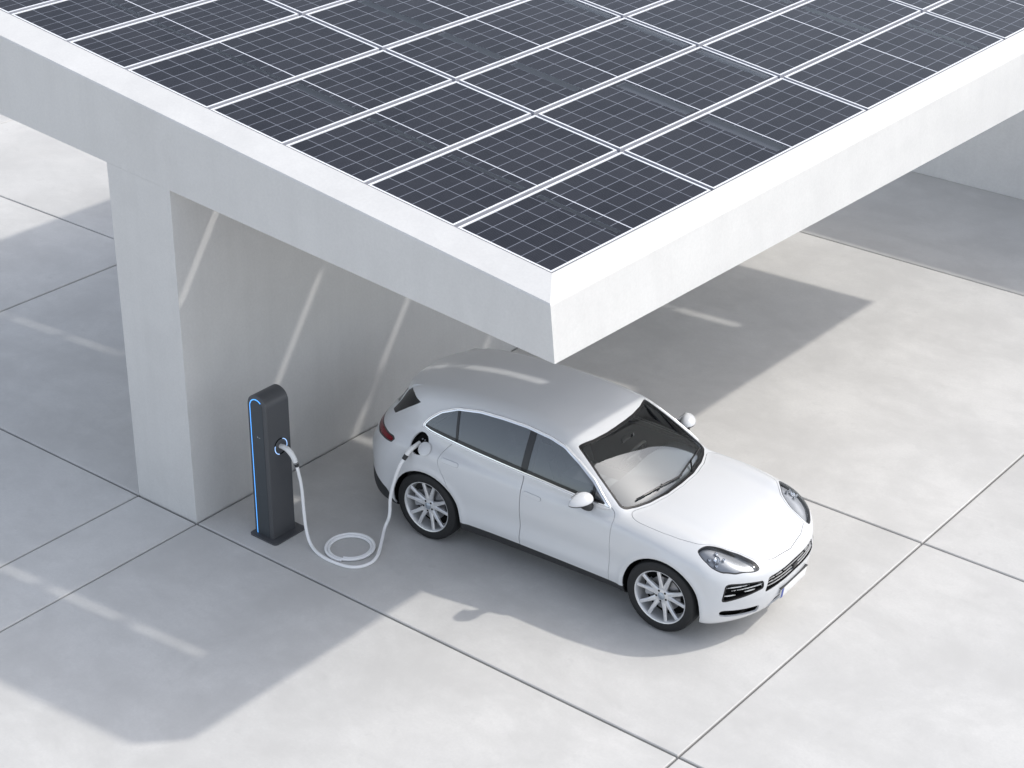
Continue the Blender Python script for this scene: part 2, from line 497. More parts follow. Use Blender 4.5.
def build_car():
    car = empty('parked_car', (CAR_O[0], CAR_O[1], 0), CAR_YAW)
    tag(car, 'white five-door SUV plugged in to charge, parked under the solar carport', 'car')
    paint, lin = M['paint'], M['inner']
    V, F = surface_net()
    V, F = clip(V, F, -V[:, 1]-1e-9)                       # the left half (+y); everything is mirrored later
    V[np.abs(V[:, 1]) < 1e-5, 1] = 0
    st = {'V': V, 'F': F}
    def take(proj, poly, cond, gap=0.0):
        V, F = st['V'], st['F']; s = field(V, proj, poly, cond)
        r = clip(V, F, s+gap); st['V'], st['F'] = clip(V, F, -s+gap)
        return r
    def sub(part, proj, poly, cond=lambda V: V[:, 0] > -9, inside=True, d=0.0):
        s = field(part[0], proj, poly, cond)-d
        return clip(part[0], part[1], s if inside else -s)
    side = lambda V: V[:, 1] > .5
    cir = lambda x, z, r, n=40: [(x+r*math.cos(2*PI*k/n), z+r*math.sin(2*PI*k/n)) for k in range(n)]
    # ---- wheel arches
    for xa in (0, 2.895): take(SIDE, cir(xa, .375, .444), lambda V: V[:, 1] > .60)
    # ---- side windows
    dlo = soften([(2.230, 1.108), (1.95, 1.112), (1.476, 1.138), (1.0, 1.158), (.55, 1.182), (.15, 1.208), (-.04, 1.222), (-.145, 1.245),
                  (-.15, 1.280), (-.09, 1.352), (.03, 1.447), (.222, 1.527), (.504, 1.572), (.80, 1.584), (1.09, 1.583), (1.39, 1.558), (1.575, 1.522),
                  (1.775, 1.430), (1.98, 1.310)], 2)
    g = take(SIDE, dlo, lambda V: (V[:, 1] > .5) & (V[:, 2] > 1.0))
    trim = sub(g, SIDE, dlo, inside=False, d=-.021); g = sub(g, SIDE, dlo, d=-.021)
    # ---- windscreen
    wsp = soften([(2.532, -.3), (2.532, .0), (2.522, .25), (2.468, .50), (2.41, .655), (2.345, .768), (2.295, .790), (1.98, .720), (1.70, .640), (1.678, .622), (1.735, .44), (1.766, .25), (1.774, .1), (1.774, -.3)], 1)
    ws = take(TOP, wsp, lambda V: V[:, 2] > .95)
    frit = sub(ws, TOP, wsp, inside=False, d=-.028); ws = sub(ws, TOP, wsp, d=-.028)
    # ---- rear window and the black side blade of the spoiler
    rwp = soften([(-.2, 1.20), (.45, 1.22), (.56, 1.27), (.48, 1.47), (.0, 1.49), (-.2, 1.49)], 1)
    rw = take(FRONT, rwp, lambda V: V[:, 0] < -.3)
    blade = take(SIDE, [(-.72, 1.19), (-.62, 1.205), (-.43, 1.340), (-.258, 1.452), (-.40, 1.492), (-.53, 1.492), (-.60, 1.345)], lambda V: (V[:, 0] < 0) & (V[:, 1] > .2))
    # ---- tail lamp
    tlp = [(-.46, .975), (-.08, .978), (.02, .980), (.16, 1.000), (.330, 1.012), (.342, 1.055), (.30, 1.076), (.14, 1.076), (-.05, 1.066), (-.46, 1.060)]
    tl = take(RCORNER, tlp, lambda V: (V[:, 0] < -.2) & (V[:, 2] > .9))
    tle = sub(tl, RCORNER, tlp, inside=False, d=-.014); tl = sub(tl, RCORNER, tlp, d=-.014)
    # ---- front lamps
    hlp = soften([(3.208, .838), (3.212, .800), (3.25, .735), (3.35, .622), (3.50, .533), (3.66, .490), (3.722, .495), (3.728, .530), (3.700, .600), (3.60, .757), (3.49, .852), (3.40, .882), (3.29, .872)], 2)
    hl = take(TOP, hlp, lambda V: (V[:, 0] > 2.9) & (V[:, 2] > .70))
    hrim = sub(hl, TOP, hlp, inside=False, d=-.009); lens = sub(hl, TOP, hlp, d=-.009)
    # ---- grille, intakes
    grp = [(-.3, .712), (.0, .712), (.415, .702), (.445, .690), (.49, .560), (.475, .548), (.25, .568), (.0, .575), (-.3, .575)]
    gr = take(FRONT, grp, lambda V: V[:, 0] > 3.3)
    inp = soften([(-1.950, .690), (-1.80, .712), (-1.575, .738), (-1.530, .722), (-1.500, .560), (-1.515, .538), (-1.60, .548), (-1.80, .578), (-1.955, .606)], 1)
    it = take(CORNER, inp, lambda V: (V[:, 0] > 3.2) & (V[:, 1] > .2) & (V[:, 2] < .8))
    lop = soften([(-1.93, .402), (-1.70, .418), (-1.53, .436), (-1.49, .424), (-1.495, .368), (-1.55, .350), (-1.70, .330), (-1.92, .308)], 1)
    lo = take(CORNER, lop, lambda V: (V[:, 0] > 3.2) & (V[:, 1] > .2) & (V[:, 2] < .6))
    low = take(FRONT, [(-.3, .395), (.30, .395), (.40, .300), (-.3, .300)], lambda V: V[:, 0] > 3.3)
    # ---- bonnet
    hp = soften([(2.56, -.4), (2.56, 0), (2.545, .28), (2.49, .52), (2.425, .675), (2.400, .742), (2.45, .800), (2.52, .824), (2.66, .832), (2.80, .830), (3.0, .808), (3.15, .775), (3.205, .755), (3.235, .722),
                 (3.34, .607), (3.49, .518), (3.645, .474), (3.695, .450), (3.755, .28), (3.790, .0), (3.790, -.4)], 2)
    hood = take(TOP, hp, lambda V: (V[:, 0] > 2.3) & (V[:, 2] > .72), .0024)
    # ---- black lower trim
    sill = take(SIDE, [(.30, .10), (.30, .362), (2.55, .338), (2.55, .10)], side)
    val = take(SIDE, [(-1.5, .10), (-1.5, .600), (-.86, .600), (-.78, .575), (-.70, .525), (-.55, .440), (-.49, .380), (-.45, .30), (-.30, .10)], lambda V: V[:, 0] < -.2)
    # ---- doors
    fd = soften([(1.192, .30), (1.188, 1.30), (1.6, 1.40), (2.10, 1.20), (2.262, 1.092), (2.288, 1.03), (2.285, .80), (2.280, .34), (2.275, .30)], 1)
    fdoor = take(SIDE, fd, side, .0022)
    rd = soften([(1.188, .30), (1.184, 1.30), (.70, 1.35), (.30, 1.30), (.285, 1.215), (.225, 1.150), (.172, 1.08), (.152, 1.01), (.170, .945), (.215, .875), (.268, .80), (.318, .70), (.360, .59), (.395, .45), (.412, .30)], 2)
    rdoor = take(SIDE, rd, side, .0022)
    bV, bF = st['V'], st['F']
    # ---- charge port on the right-hand side
    pc = (-.125, 1.092); ps = sdf_poly(SIDE(bV), cir(*pc, .104)); ps = np.where(bV[:, 1] > .6, ps, 1)
    hole = clip(bV, bF, ps); bR = clip(bV, bF, -ps)
    bo = shell('body', bV, bF, [paint, lin], car, 'left', .02)
    b2 = shell('body', *bR, [paint, lin], car, 'right', .02)
    # one mesh for the body: join the two sides
    bm = bmesh.new(); bm.free()
    join([bo, b2])
    ch = shell('charge_port', *hole, M['dark'], car, 'right', .004, -.055)
    for dx, dz in ((-.005, .045), (.03, .040)):              # contacts in the port
        bmx = bmesh.new(); p = to_surface(np.array([[pc[0]+dx, -.9, pc[1]+dz]]))[0]
        add_box(bmx, p[0]-.006, p[0]+.006, p[1]+.035, p[1]+.050, p[2]-.006, p[2]+.006, .002)
        bm_obj('contact_pin', bmx, M['rail'], ch)
    # open flap, hinged at the front edge of the port
    fc = to_surface(np.array([[-.030, -.9, 1.043]]))[0]; fn = nrm(grad(fc[None]))[0]
    fl = bmesh.new()
    add_lathe(fl, [(0, 0), (.070, 0), (.076, .003), (.076, .007), (.072, .010), (0, .0115)], 40)
    q = Vector((0, 1, 0)).rotation_difference(Vector(fn)); q2 = q
    bmesh.ops.transform(fl, matrix=Matrix.Translation(Vector(fc)+Vector(fn)*.010) @ q2.to_matrix().to_4x4(), verts=fl.verts)
    bm_obj('charge_flap', fl, paint, car, 40)

    # ---- panels
    shell('bonnet', *hood, [paint, lin], car, 'both', .018)
    shell('side_sill', *sill, M['plastic'], car, 'left', .02, .0); shell('side_sill', *sill, M['plastic'], car, 'right', .02, .0)
    shell('rear_valance', *val, M['plastic'], car, 'both', .02)
    for sd in ('left', 'right'):
        for nm, d, hx, hz in (('front_door', fdoor, 1.330, .972), ('rear_door', rdoor, .303, 1.024)):
            o = shell(nm, *d, [paint, lin], car, sd, .02)
            cap = [(hx+a*math.cos(t)+(.085 if math.cos(t) > 0 else -.085), hz+.021*math.sin(t)+(-.004 if math.cos(t) > 0 else .004)) for a in (.022,) for t in np.linspace(0, 2*PI, 28, endpoint=False)]
            hd = sub(d, SIDE, cap); h2 = sub(d, SIDE, cap, d=.004)
            shell('handle', *hd, [paint, paint], o, sd, .008, .008)
            shell('handle_shade', *h2, [M['rail'], M['rail']], o, sd, .003, .0016)  # grey sheet behind the handle, painting the shade around it
        wt = shell('window_trim', *trim, M['chrome'], car, sd, .022, .004)
        sg = 1 if sd == 'left' else -1; pts = []
        ring = soften(dlo, 1); ring = ring[::3]
        for x, z in ring:                                   # bright bead round the glass
            a, b = .4, 1.05
            for _ in range(26):
                m = (a+b)/2
                if body(np.array([x, m, z])) < 0: a = m
                else: b = m
            p = np.array([[x, a, z]]); n = nrm(grad(p))[0]; n2 = n.copy(); q = p[0]+n*.006
            pts.append((q[0], q[1]*sg, q[2]))
        tbm = bmesh.new(); add_tube(tbm, pts, .0105, 8, True); bm_obj('bright_bead', tbm, M['trim'], wt, 80)
        # glass
        front = sub(g, SIDE, [(1.215, 0), (1.205, 2), (2.6, 2), (2.6, 0)])
        rear = sub(g, SIDE, [(.335, 0), (.335, 1.16), (.245, 1.56), (.245, 2), (1.128, 2), (1.138, 0)])
        qrt = sub(g, SIDE, [(-1, 0), (-1, 2), (.215, 2), (.215, 1.56), (.305, 1.16), (.305, 0)])
        bp = sub(sub(g, SIDE, [(1.128, 2), (1.205, 2), (1.215, 0), (1.138, 0)]), SIDE, [(-3, 0), (-3, 3), (5, 3), (5, 0)])
        dv = sub(g, SIDE, [(.245, 1.56), (.245, 2), (.215, 2), (.215, 1.56), (.305, 1.16), (.305, 0), (.335, 0), (.335, 1.16)])
        for nm, q in (('front_window', front), ('rear_window', rear), ('quarter_window', qrt)):
            shell(nm, *q, M['glass'], car, sd, 0, -.008)
        shell('door_pillar', *bp, M['black'], car, sd, .02, -.003)
        shell('window_divider', *dv, M['black'], car, sd, .02, -.003)
        blk = sub(front, SIDE, [(1.985, 0), (1.985, 2), (2.02, 2), (2.02, 0)])
        shell('window_divider', *blk, M['black'], car, sd, .02, -.002)
        low_g = sub(g, SIDE, dlo, inside=False, d=-.060); low_g = sub(low_g, SIDE, [(-.6, 1.0), (-.6, 1.30), (.2, 1.255), (2.15, 1.15), (2.3, 1.1), (2.3, 1.0)])
        shell('belt_reflection', *low_g, M['black'], car, sd, .004, -.003)  # dark belt-line reflection on the lower glass, painted as a black band
        shell('spoiler_blade', *blade, M['black'], car, sd, .02, -.002)
        tlo = shell('tail_lamp', *tl, M['red'], car, sd, .02, -.001)
        shell('lamp_rim', *tle, M['plastic'], tlo, sd, .02, -.001)
        # headlight
        hs = shell('headlight', *lens, M['housing'], car, sd, .006, -.045)
        hs['label'] = 'grey glazed headlight'
        shell('lamp_rim', *hrim, M['plastic'], hs, sd, .06, -.002)
        shell('lens', *lens, M['lens'], hs, sd, 0, -.003)
        sg = 1 if sd == 'left' else -1
        for cx, cy, r_ in ((3.38, .755, .036), (3.335, .715, .015), (3.325, .790, .015), (3.430, .715, .015), (3.415, .815, .015)):
            lb = bmesh.new(); p = to_surface(np.array([[cx, cy, .9]]))[0]; nn = np.array([.75, .25, .6]); nn = nn/np.linalg.norm(nn)
            q = Vector((0, 1, 0)).rotation_difference(Vector((nn[0], nn[1]*sg, nn[2])))
            add_lathe(lb, [(0, 0), (r_, 0), (r_*1.1, .012), (r_*.95, .018), (r_*.8, .010), (r_*.55, .012), (0, .016)], 20,
                      Matrix.Translation(Vector((p[0]-.01, p[1]*sg, p[2]-.036))) @ q.to_matrix().to_4x4())
            bm_obj('projector', lb, M['lamp'], hs, 40)
        # side intake
        ik = shell('side_intake', *it, M['dark'], car, sd, .004, -.075)
        shell('intake_frame', *sub(it, CORNER, inp, inside=False, d=-.016), M['black'], ik, sd, .07, -.002)
        for zl, zr in ((.628, .592), (.650, .642), (.672, .690)):
            q = lambda u: zl+(zr-zl)*(u+1.95)/.45
            s1 = sub(sub(it, CORNER, inp, d=-.0165), CORNER, [(-1.945, q(-1.945)), (-1.505, q(-1.505)), (-1.505, q(-1.505)+.011), (-1.945, q(-1.945)+.009)])
            shell('slat', *s1, M['silver'], ik, sd, .012, -.010)
        shell('lower_intake', *lo, M['dark'], car, sd, .004, -.05)
    shell('windscreen', *ws, M['wsglass'], car, 'both', 0, -.008)
    shell('windscreen_border', *frit, M['black'], car, 'both', .012, -.004)
    shell('rear_screen', *rw, M['black'], car, 'both', .006, -.004)
    gk = shell('grille', *gr, M['dark'], car, 'both', .004, -.07)
    shell('grille_frame', *sub(gr, FRONT, grp, inside=False, d=-.008), M['black'], gk, 'both', .05, -.003)
    for k in range(3):
        z0 = .603+k*.034
        s1 = sub(sub(gr, FRONT, grp, d=-.007), FRONT, [(-.6, z0+.009), (.6, z0+.009), (.6, z0), (-.6, z0)])
        shell('slat', *s1, M['silver'], gk, 'both', .012, -.006)
    sb = bmesh.new(); add_box(sb, 3.81, 3.862, -.045, .045, .612, .662, .008); bm_obj('radar_sensor', sb, M['black'], gk, 40)
    shell('lower_grille', *low, M['dark'], car, 'both', .02, -.03)

    # ---- number plate
    pb = bmesh.new(); add_box(pb, 3.842, 3.856, -.262, .262, .372, .486, .003)
    bmesh.ops.rotate(pb, verts=pb.verts, cent=(3.85, 0, .43), matrix=Matrix.Rotation(.12, 3, 'Y'))
    plate = bm_obj('number_plate', pb, M['plate'], car, 40)
    pb = bmesh.new(); add_box(pb, 3.8565, 3.858, -.258, -.216, .376, .482)
    bmesh.ops.rotate(pb, verts=pb.verts, cent=(3.85, 0, .43), matrix=Matrix.Rotation(.12, 3, 'Y'))
    bm_obj('blue_band', pb, M['plateblue'], plate)
    pb = bmesh.new(); add_box(pb, 3.83, 3.858, -.272, .272, .4875, .497, .002)
    bmesh.ops.rotate(pb, verts=pb.verts, cent=(3.85, 0, .43), matrix=Matrix.Rotation(.12, 3, 'Y'))
    bm_obj('plate_holder', pb, M['plastic'], plate)

    # ---- roof spoiler
    sp = bmesh.new(); prof = []
    ys = np.linspace(-.53, .53, 25)
    rows = []
    for y in ys:
        w = abs(y)/.53
        xt = -.655+.10*w**3; p = to_surface(np.array([[-.36+.02*w, y, 1.62]]))[0]
        z1 = p[2]; zt = 1.502-.030*w**2
        rows.append([sp.verts.new(c) for c in ((p[0]+.02, y, z1+.0035), (p[0]-.14, y, (z1*.52+zt*.48)+.012), (xt, y, zt), (xt-.004, y, zt-.018), (xt+.06, y, zt-.035), (p[0]-.10, y, z1-.06))])
    for a, b in zip(rows, rows[1:]):
        for k in range(6): sp.faces.new((a[k], a[(k+1) % 6], b[(k+1) % 6], b[k]))
    sp.faces.new(rows[0]); sp.faces.new(rows[-1][::-1])
    bm_obj('roof_spoiler', sp, paint, car, 35)

    # ---- mirrors
    for sg in (-1, 1):
        mb = bmesh.new()
        bmesh.ops.create_uvsphere(mb, u_segments=40, v_segments=24, radius=1)
        for v in mb.verts:
            x, y, z = v.co
            zz = z*.090*(1-.22*max(0, y)) if z > 0 else z*.014
            v.co = (1.972+x*(.105 if x > 0 else .060)-.035*y, sg*(1.022+y*.134), 1.190+zz-.004*y)
        hs = bm_obj('mirror_housing', mb, paint, car, 180)
        mb = bmesh.new()
        bmesh.ops.create_uvsphere(mb, u_segments=32, v_segments=16, radius=1)
        for v in mb.verts:
            x, y, z = v.co
            v.co = (1.970+x*(.104 if x > 0 else .060)-.035*y, sg*(1.020+y*.131), 1.180+z*.026-.004*y)
        add_tube(mb, [(1.995, sg*.885, 1.075), (1.997, sg*.93, 1.10), (1.992, sg*.975, 1.135), (1.985, sg*1.01, 1.175)], [.050, .048, .046, .042], 14)
        bm_obj('mirror_foot', mb, M['plastic'], hs, 60)
        mb = bmesh.new()
        add_prism(mb, [(a, b) for a, b in soften([(-.12, -.045), (-.12, .05), (-.05, .07), (.10, .055), (.125, .0), (.10, -.04)], 2)],
                  lambda p: (1.935, sg*(1.018+p[0]*.76), 1.212+p[1]*.6), lambda p: (1.912-.03*p[0], sg*(1.018+p[0]*.76), 1.212+p[1]*.6))
        bm_obj('mirror_glass', mb, M['chrome'], hs)
    # ---- wipers
    for y0, y1 in ((-.60, .08), (.02, .66)):
        wb = bmesh.new()
        pts = []
        for k in range(13):
            y = y0+(y1-y0)*k/12; kk = k/12 if y0 > -.3 else k/12; xx = 2.495-.185*(abs(y)/.76)**2.1-.012-.035*math.sin(kk*PI)
            p = to_surface(np.array([[xx, y, 1.15]]))[0]; n_ = nrm(grad(p[None]))[0]; pts.append(p+n_*.014)
        add_tube(wb, pts, .0095, 6)
        m = pts[6]; add_tube(wb, [(2.50-.10*(abs(y0)/.7), y0*.62+y1*.38, 1.095), m+np.array([.012, 0, .010]), m+np.array([-.004, .03, .008])], .010, 6)
        bm_obj('wiper', wb, M['black'], car, 60)

    # ---- cabin
    cb = bmesh.new(); add_box(cb, -.75, 2.38, -.80, .80, .32, .40, .02); bm_obj('cabin_floor', cb, M['inner'], car)
    for sg in (-1, 1):  # linings added to stop light leaking through the door gaps
        tbm = bmesh.new(); add_box(tbm, -.35, 2.22, sg*.815-.02, sg*.815+.02, .36, 1.09, .01); bm_obj('door_lining', tbm, M['inner'], car, 40)
        tbm = bmesh.new(); add_prism(tbm, [(1.13, 1.05), (1.12, 1.52), (1.22, 1.52), (1.23, 1.05)], lambda p: (p[0], sg*(.835-(p[1]-1.05)*.42), p[1]), lambda p: (p[0], sg*(.80-(p[1]-1.05)*.42), p[1]))
        bm_obj('pillar_lining', tbm, M['inner'], car)
    db = bmesh.new(); R = []
    for y in np.linspace(-.80, .80, 21):
        w = (abs(y)/.8)**2; hump = .035*math.exp(-((y-.37)/.2)**2)
        R.append([db.verts.new(c) for c in ((2.46-.22*w, y, 1.035), (2.24-.14*w, y, 1.055+hump*.5), (2.00-.02*w, y, 1.045+hump), (1.90, y, 1.015+hump), (1.88, y, .93), (1.93, y, .75), (2.3, y, .55))])
    for a, b in zip(R, R[1:]):
        for k in range(6): db.faces.new((a[k], a[k+1], b[k+1], b[k]))
    dash = bm_obj('dashboard', db, M['dash'], car, 50)
    db = bmesh.new(); add_box(db, 1.15, 1.95, -.13, .13, .40, .80, .03); bm_obj('centre_console', db, M['dash'], car, 40)
    sw = bmesh.new()
    Mx = Matrix.Translation((1.72, .37, .99)) @ Matrix.Rotation(math.radians(-62), 4, 'Y')
    add_tube(sw, [Mx @ Vector((.185*math.cos(t), .185*math.sin(t), 0)) for t in np.linspace(0, 2*PI, 36, endpoint=False)], .017, 10, True)
    add_tube(sw, [Mx @ Vector((0, -.18, 0)), Mx @ Vector((0, 0, -.02)), Mx @ Vector((0, .18, 0))], [.014, .05, .014], 8)
    add_tube(sw, [Mx @ Vector((-.18, 0, 0)), Mx @ Vector((0, 0, -.02))], [.014, .04], 8)
    add_tube(sw, [Mx @ Vector((0, 0, -.01)), Mx @ Vector((0, 0, -.25))], .035, 10)
    bm_obj('steering_wheel', sw, M['wheelrim'], car, 50)
    def seat(x, y, w, name='seat'):
        sb = bmesh.new()
        add_box(sb, -.26, .28, -w, w, .0, .16, .05)
        T = Matrix.Translation((-.24, 0, .12)) @ Matrix.Rotation(math.radians(-20), 4, 'Y')
        add_box(sb, -.07, .07, -w, w, 0, .62, .05, 0, T)
        n = 1 if w < .4 else 3
        for k in range(n):
            yy = 0 if n == 1 else (-.42+.42*k)
            add_box(sb, -.06, .04, yy-.13, yy+.13, .645, .84, .04, 0, T)
        bmesh.ops.translate(sb, verts=sb.verts, vec=(x, y, .45))
        bm_obj(name, sb, M['seat'], car, 50)
    seat(1.28, .37, .25); seat(1.28, -.37, .25); seat(.30, 0, .62, 'rear_seat')
    rmv = bmesh.new(); add_box(rmv, 1.855, 1.885, -.11, .11, 1.395, 1.455, .012); add_tube(rmv, [(1.88, 0, 1.43), (1.94, 0, 1.475)], .012, 8)
    bm_obj('interior_mirror', rmv, M['black'], car, 40)
    ub = bmesh.new(); add_box(ub, -.85, 3.55, -.70, .70, .235, .30, .02); bm_obj('underbody', ub, M['dark'], car)

    # ---- wheels
    def make_wheel():
        r = empty('wheel'); r.parent = car
        tb = bmesh.new()
        add_lathe(tb, [(.274, .118), (.285, .128), (.318, .136), (.346, .132), (.364, .118), (.3725, .095), (.375, .05), (.375, 0), (.375, -.05), (.3725, -.095), (.364, -.118), (.346, -.132), (.318, -.136), (.285, -.128), (.274, -.118)], 72, close=True)
        for hh in (.075, .028, -.028, -.075): pass
        bm_obj('tyre', tb, M['rubber'], r, 30)
        rb = bmesh.new()
        add_lathe(rb, [(.250, -.12), (.256, .07), (.262, .105), (.270, .120), (.279, .124), (.283, .118), (.283, .105), (.276, .10), (.276, -.12)], 72, close=True)
        # five pairs of slim spokes
        for k in range(5):
            for s_ in (-1, 1):
                a0 = 2*PI*k/5+.31; ai = a0+s_*.20; ao = a0+s_*.265
                L = []
                for rr, wd, dp, th, ang in ((.052, .030, .085, .05, ai), (.10, .0235, .092, .042, ai*.75+ao*.25), (.18, .0185, .103, .034, ai*.4+ao*.6), (.262, .0185, .112, .026, ao)):
                    c, s = math.cos(ang), math.sin(ang); t = (-s, c)
                    L.append([rb.verts.new((rr*c+t[0]*o, hh, rr*s+t[1]*o)) for o, hh in ((-wd, dp-.010), (-wd*.55, dp), (wd*.55, dp), (wd, dp-.010), (wd*.8, dp-th), (-wd*.8, dp-th))])
                for a, b in zip(L, L[1:]):
                    for q in range(6): rb.faces.new((a[q], a[(q+1) % 6], b[(q+1) % 6], b[q]))
                rb.faces.new(L[0][::-1]); rb.faces.new(L[-1])
        add_lathe(rb, [(0, .05), (.075, .05), (.078, .078), (.068, .090), (.040, .094), (.038, .086), (0, .086)], 40)
        bm_obj('rim', rb, M['alloy'], r, 32)
        hb = bmesh.new(); add_lathe(hb, [(0, .0865), (.034, .0865), (.035, .093), (.028, .099), (0, .101)], 28); hubo = bm_obj('hub_cap', hb, M['hub'], r, 40)
        for k in range(5):
            nb = bmesh.new(); a = 2*PI*k/5+.31+PI/5
            add_lathe(nb, [(0, 0), (.0105, 0), (.0105, .004), (0, .004)], 12, Matrix.Translation((.056*math.cos(a), .0905, .056*math.sin(a))))
            bm_obj('wheel_bolt', nb, M['dark'], r)
        ds = bmesh.new(); add_lathe(ds, [(.07, .0), (.07, .03), (.175, .03), (.175, .008), (.09, .0)], 48, close=True)
        dd = bm_obj('brake_disc', ds, M['disc'], r, 30)
        cl = bmesh.new()
        for k in range(7):
            a = .55-.45+k*.15
        pts = [(.150*math.cos(a), .145+0, .150*math.sin(a)) for a in (0,)]
        arc = np.linspace(-.45, .45, 8)
        lo_ = [cl.verts.new((r1*math.cos(a), h_, r1*math.sin(a))) for a in arc for r1, h_ in ((.115, .0), (.200, .0), (.200, .055), (.115, .055))]
        for k in range(7):
            for q in range(4): cl.faces.new((lo_[4*k+q], lo_[4*k+(q+1) % 4], lo_[4*k+4+(q+1) % 4], lo_[4*k+4+q]))
        cl.faces.new(lo_[:4][::-1]); cl.faces.new(lo_[-4:])
        bm_obj('brake_caliper', cl, M['housing'], r, 30)
        wl = bmesh.new(); add_lathe(wl, [(0, -.02), (.245, -.02), (.248, -.025), (0, -.03)], 40); bm_obj('wheel_back', wl, M['dark'], r)
        return r
    w0 = make_wheel(); kids = [o for o in C.objects if o.parent == w0]
    first = True
    for xa in (0, 2.895):
        for sg in (-1, 1):
            if first: w = w0; first = False
            else:
                w = w0.copy(); C.objects.link(w)
                for k in kids:
                    c = k.copy(); C.objects.link(c); c.parent = w
            # hub face points outward; spin differs from wheel to wheel
            w.location = (xa, sg*.842, .391); w.scale = (1.043, 1.0, 1.043)
            w.rotation_euler = (0, {(-1, 0): -.08, (1, 0): .7, (-1, 2.895): -.12, (1, 2.895): .4}[(sg, xa)], PI if sg < 0 else 0)
            hb = bmesh.new(); arc = [(.446*math.cos(a), .446*math.sin(a)) for a in np.linspace(-.16, PI+.16, 30)]
            A = [hb.verts.new((xa+p[0], sg*.60, .375+p[1])) for p in arc]; B = [hb.verts.new((xa+p[0], sg*.935, .375+p[1])) for p in arc]
            for k in range(29): hb.faces.new((A[k], A[k+1], B[k+1], B[k]))
            hb.faces.new(A)
            bm_obj('wheel_arch', hb, M['dark'], car)
    return car

def join(objs):
    """merge meshes of one part (numpy, no operators), keeping custom normals"""
    co, fa, no, mi = [], [], [], []; base = 0
    for o in objs:
        me = o.data; n = len(me.vertices); a = np.empty(n*3); me.vertices.foreach_get('co', a); co.append(a.reshape(-1, 3))
        nn = np.empty(len(me.loops)*3); me.corner_normals.foreach_get('vector', nn); no.append(nn.reshape(-1, 3))
        fa += [[v+base for v in p.vertices] for p in me.polygons]
        m = np.empty(len(me.polygons), np.int32); me.polygons.foreach_get('material_index', m); mi.append(m)
        base += n
    me = bpy.data.meshes.new(objs[0].data.name); me.from_pydata(np.concatenate(co).tolist(), [], fa)
    for m in objs[0].data.materials: me.materials.append(m)
    me.polygons.foreach_set('material_index', np.concatenate(mi)); me.polygons.foreach_set('use_smooth', np.ones(len(fa), bool)); me.update()
    me.normals_split_custom_set(np.concatenate(no).tolist())
    objs[0].data = me
    for o in objs[1:]: bpy.data.objects.remove(o)
    return objs[0]

# --------------------------------------------------------- scene dimensions
CAR_O = (2.0750, 2.3021); CAR_YAW = .0555
PX, PY, PZ = 4.4774, .365, 4.1121             # near corner of the solar field
TT, TB, TY = .1283, .0789, -.0202             # fall of the roof top and of its soffit along x, along y
XB = [0, 1.0848, 2.1643, 3.2121, 4.2311, 5.4196, 6.3055, 7.2279, 8.13, 9.02]
YB = [0, 2.5213, 5.522, 8.8323, 11.45]
# clear strips added to the modules to let sun stripes through: y, first column, last column, width
STRIPS = [(1.40, 3, 3, .13), (1.42, 0, 2, .07), (1.42, 4, 8, .05), (4.16, 0, 1, .19), (3.68, 2, 4, .135), (3.70, 5, 8, .05), (5.685, 1, 4, .135), (5.74, 5, 8, .05), (7.95, 1, 4, .13),
          (8.58, 0, 0, .10), (10.95, 0, 8, .115)]
INSET = .045
def slots(i): return sorted((y, w) for y, a, b, w in STRIPS if a <= i <= b)
XL, XR_, YE = -4.85, 4.807, 12.15
SUN = Vector((.601, .748, 1.0)).normalized()

def ztop(x): return 4.0121+TT*(4.7472-x)
def zbot(x, y): return 3.8497-TB*x+TY*y
def zpan(x): return PZ+TT*(PX-x)

# ------------------------------------------------------------------- ground
def build_ground():
    bm = bmesh.new()
    vs = [bm.verts.new(p) for p in ((-900, -900, -.028), (900, -900, -.028), (900, 900, -.028), (-900, 900, -.028))]
    bm.faces.new(vs); tag(bm_obj('ground', bm, M['ground']), kind='structure')
    xs = [-54, -48, -42, -36, -30, -24, -18, -12, -5.9876, -.9285-.006, .004, 6.2844, 12.5, 18.7, 25, 31, 37, 43, 49, 55]
    ys = [-40, -34, -28, -22, -16.5, -11, -5.6, -.006, 4.6246, 11.2203, 17.8, 24.4, 31, 37.6, 44, 50, 56, 62]
    g = .0125
    bm = bmesh.new(); tone = bm.verts.layers.float.new('tone')
    for i in range(len(xs)-1):
        for j in range(len(ys)-1):
            x0, x1, y0, y1 = xs[i]+g, xs[i+1]-g, ys[j]+g, ys[j+1]-g
            t = random.random(); b = .009
            top = [bm.verts.new(p) for p in ((x0+b, y0+b, 0), (x1-b, y0+b, 0), (x1-b, y1-b, 0), (x0+b, y1-b, 0))]
            mid = [bm.verts.new(p) for p in ((x0, y0, -b), (x1, y0, -b), (x1, y1, -b), (x0, y1, -b))]
            bot = [bm.verts.new(p) for p in ((x0, y0, -.026), (x1, y0, -.026), (x1, y1, -.026), (x0, y1, -.026))]
            bm.faces.new(top)
            for k in range(4):
                bm.faces.new((mid[k], mid[(k+1) % 4], top[(k+1) % 4], top[k])); bm.faces.new((bot[k], bot[(k+1) % 4], mid[(k+1) % 4], mid[k]))
            for v in top+mid+bot: v[tone] = t
    tag(bm_obj('pavement', bm, M['paving']), kind='structure')

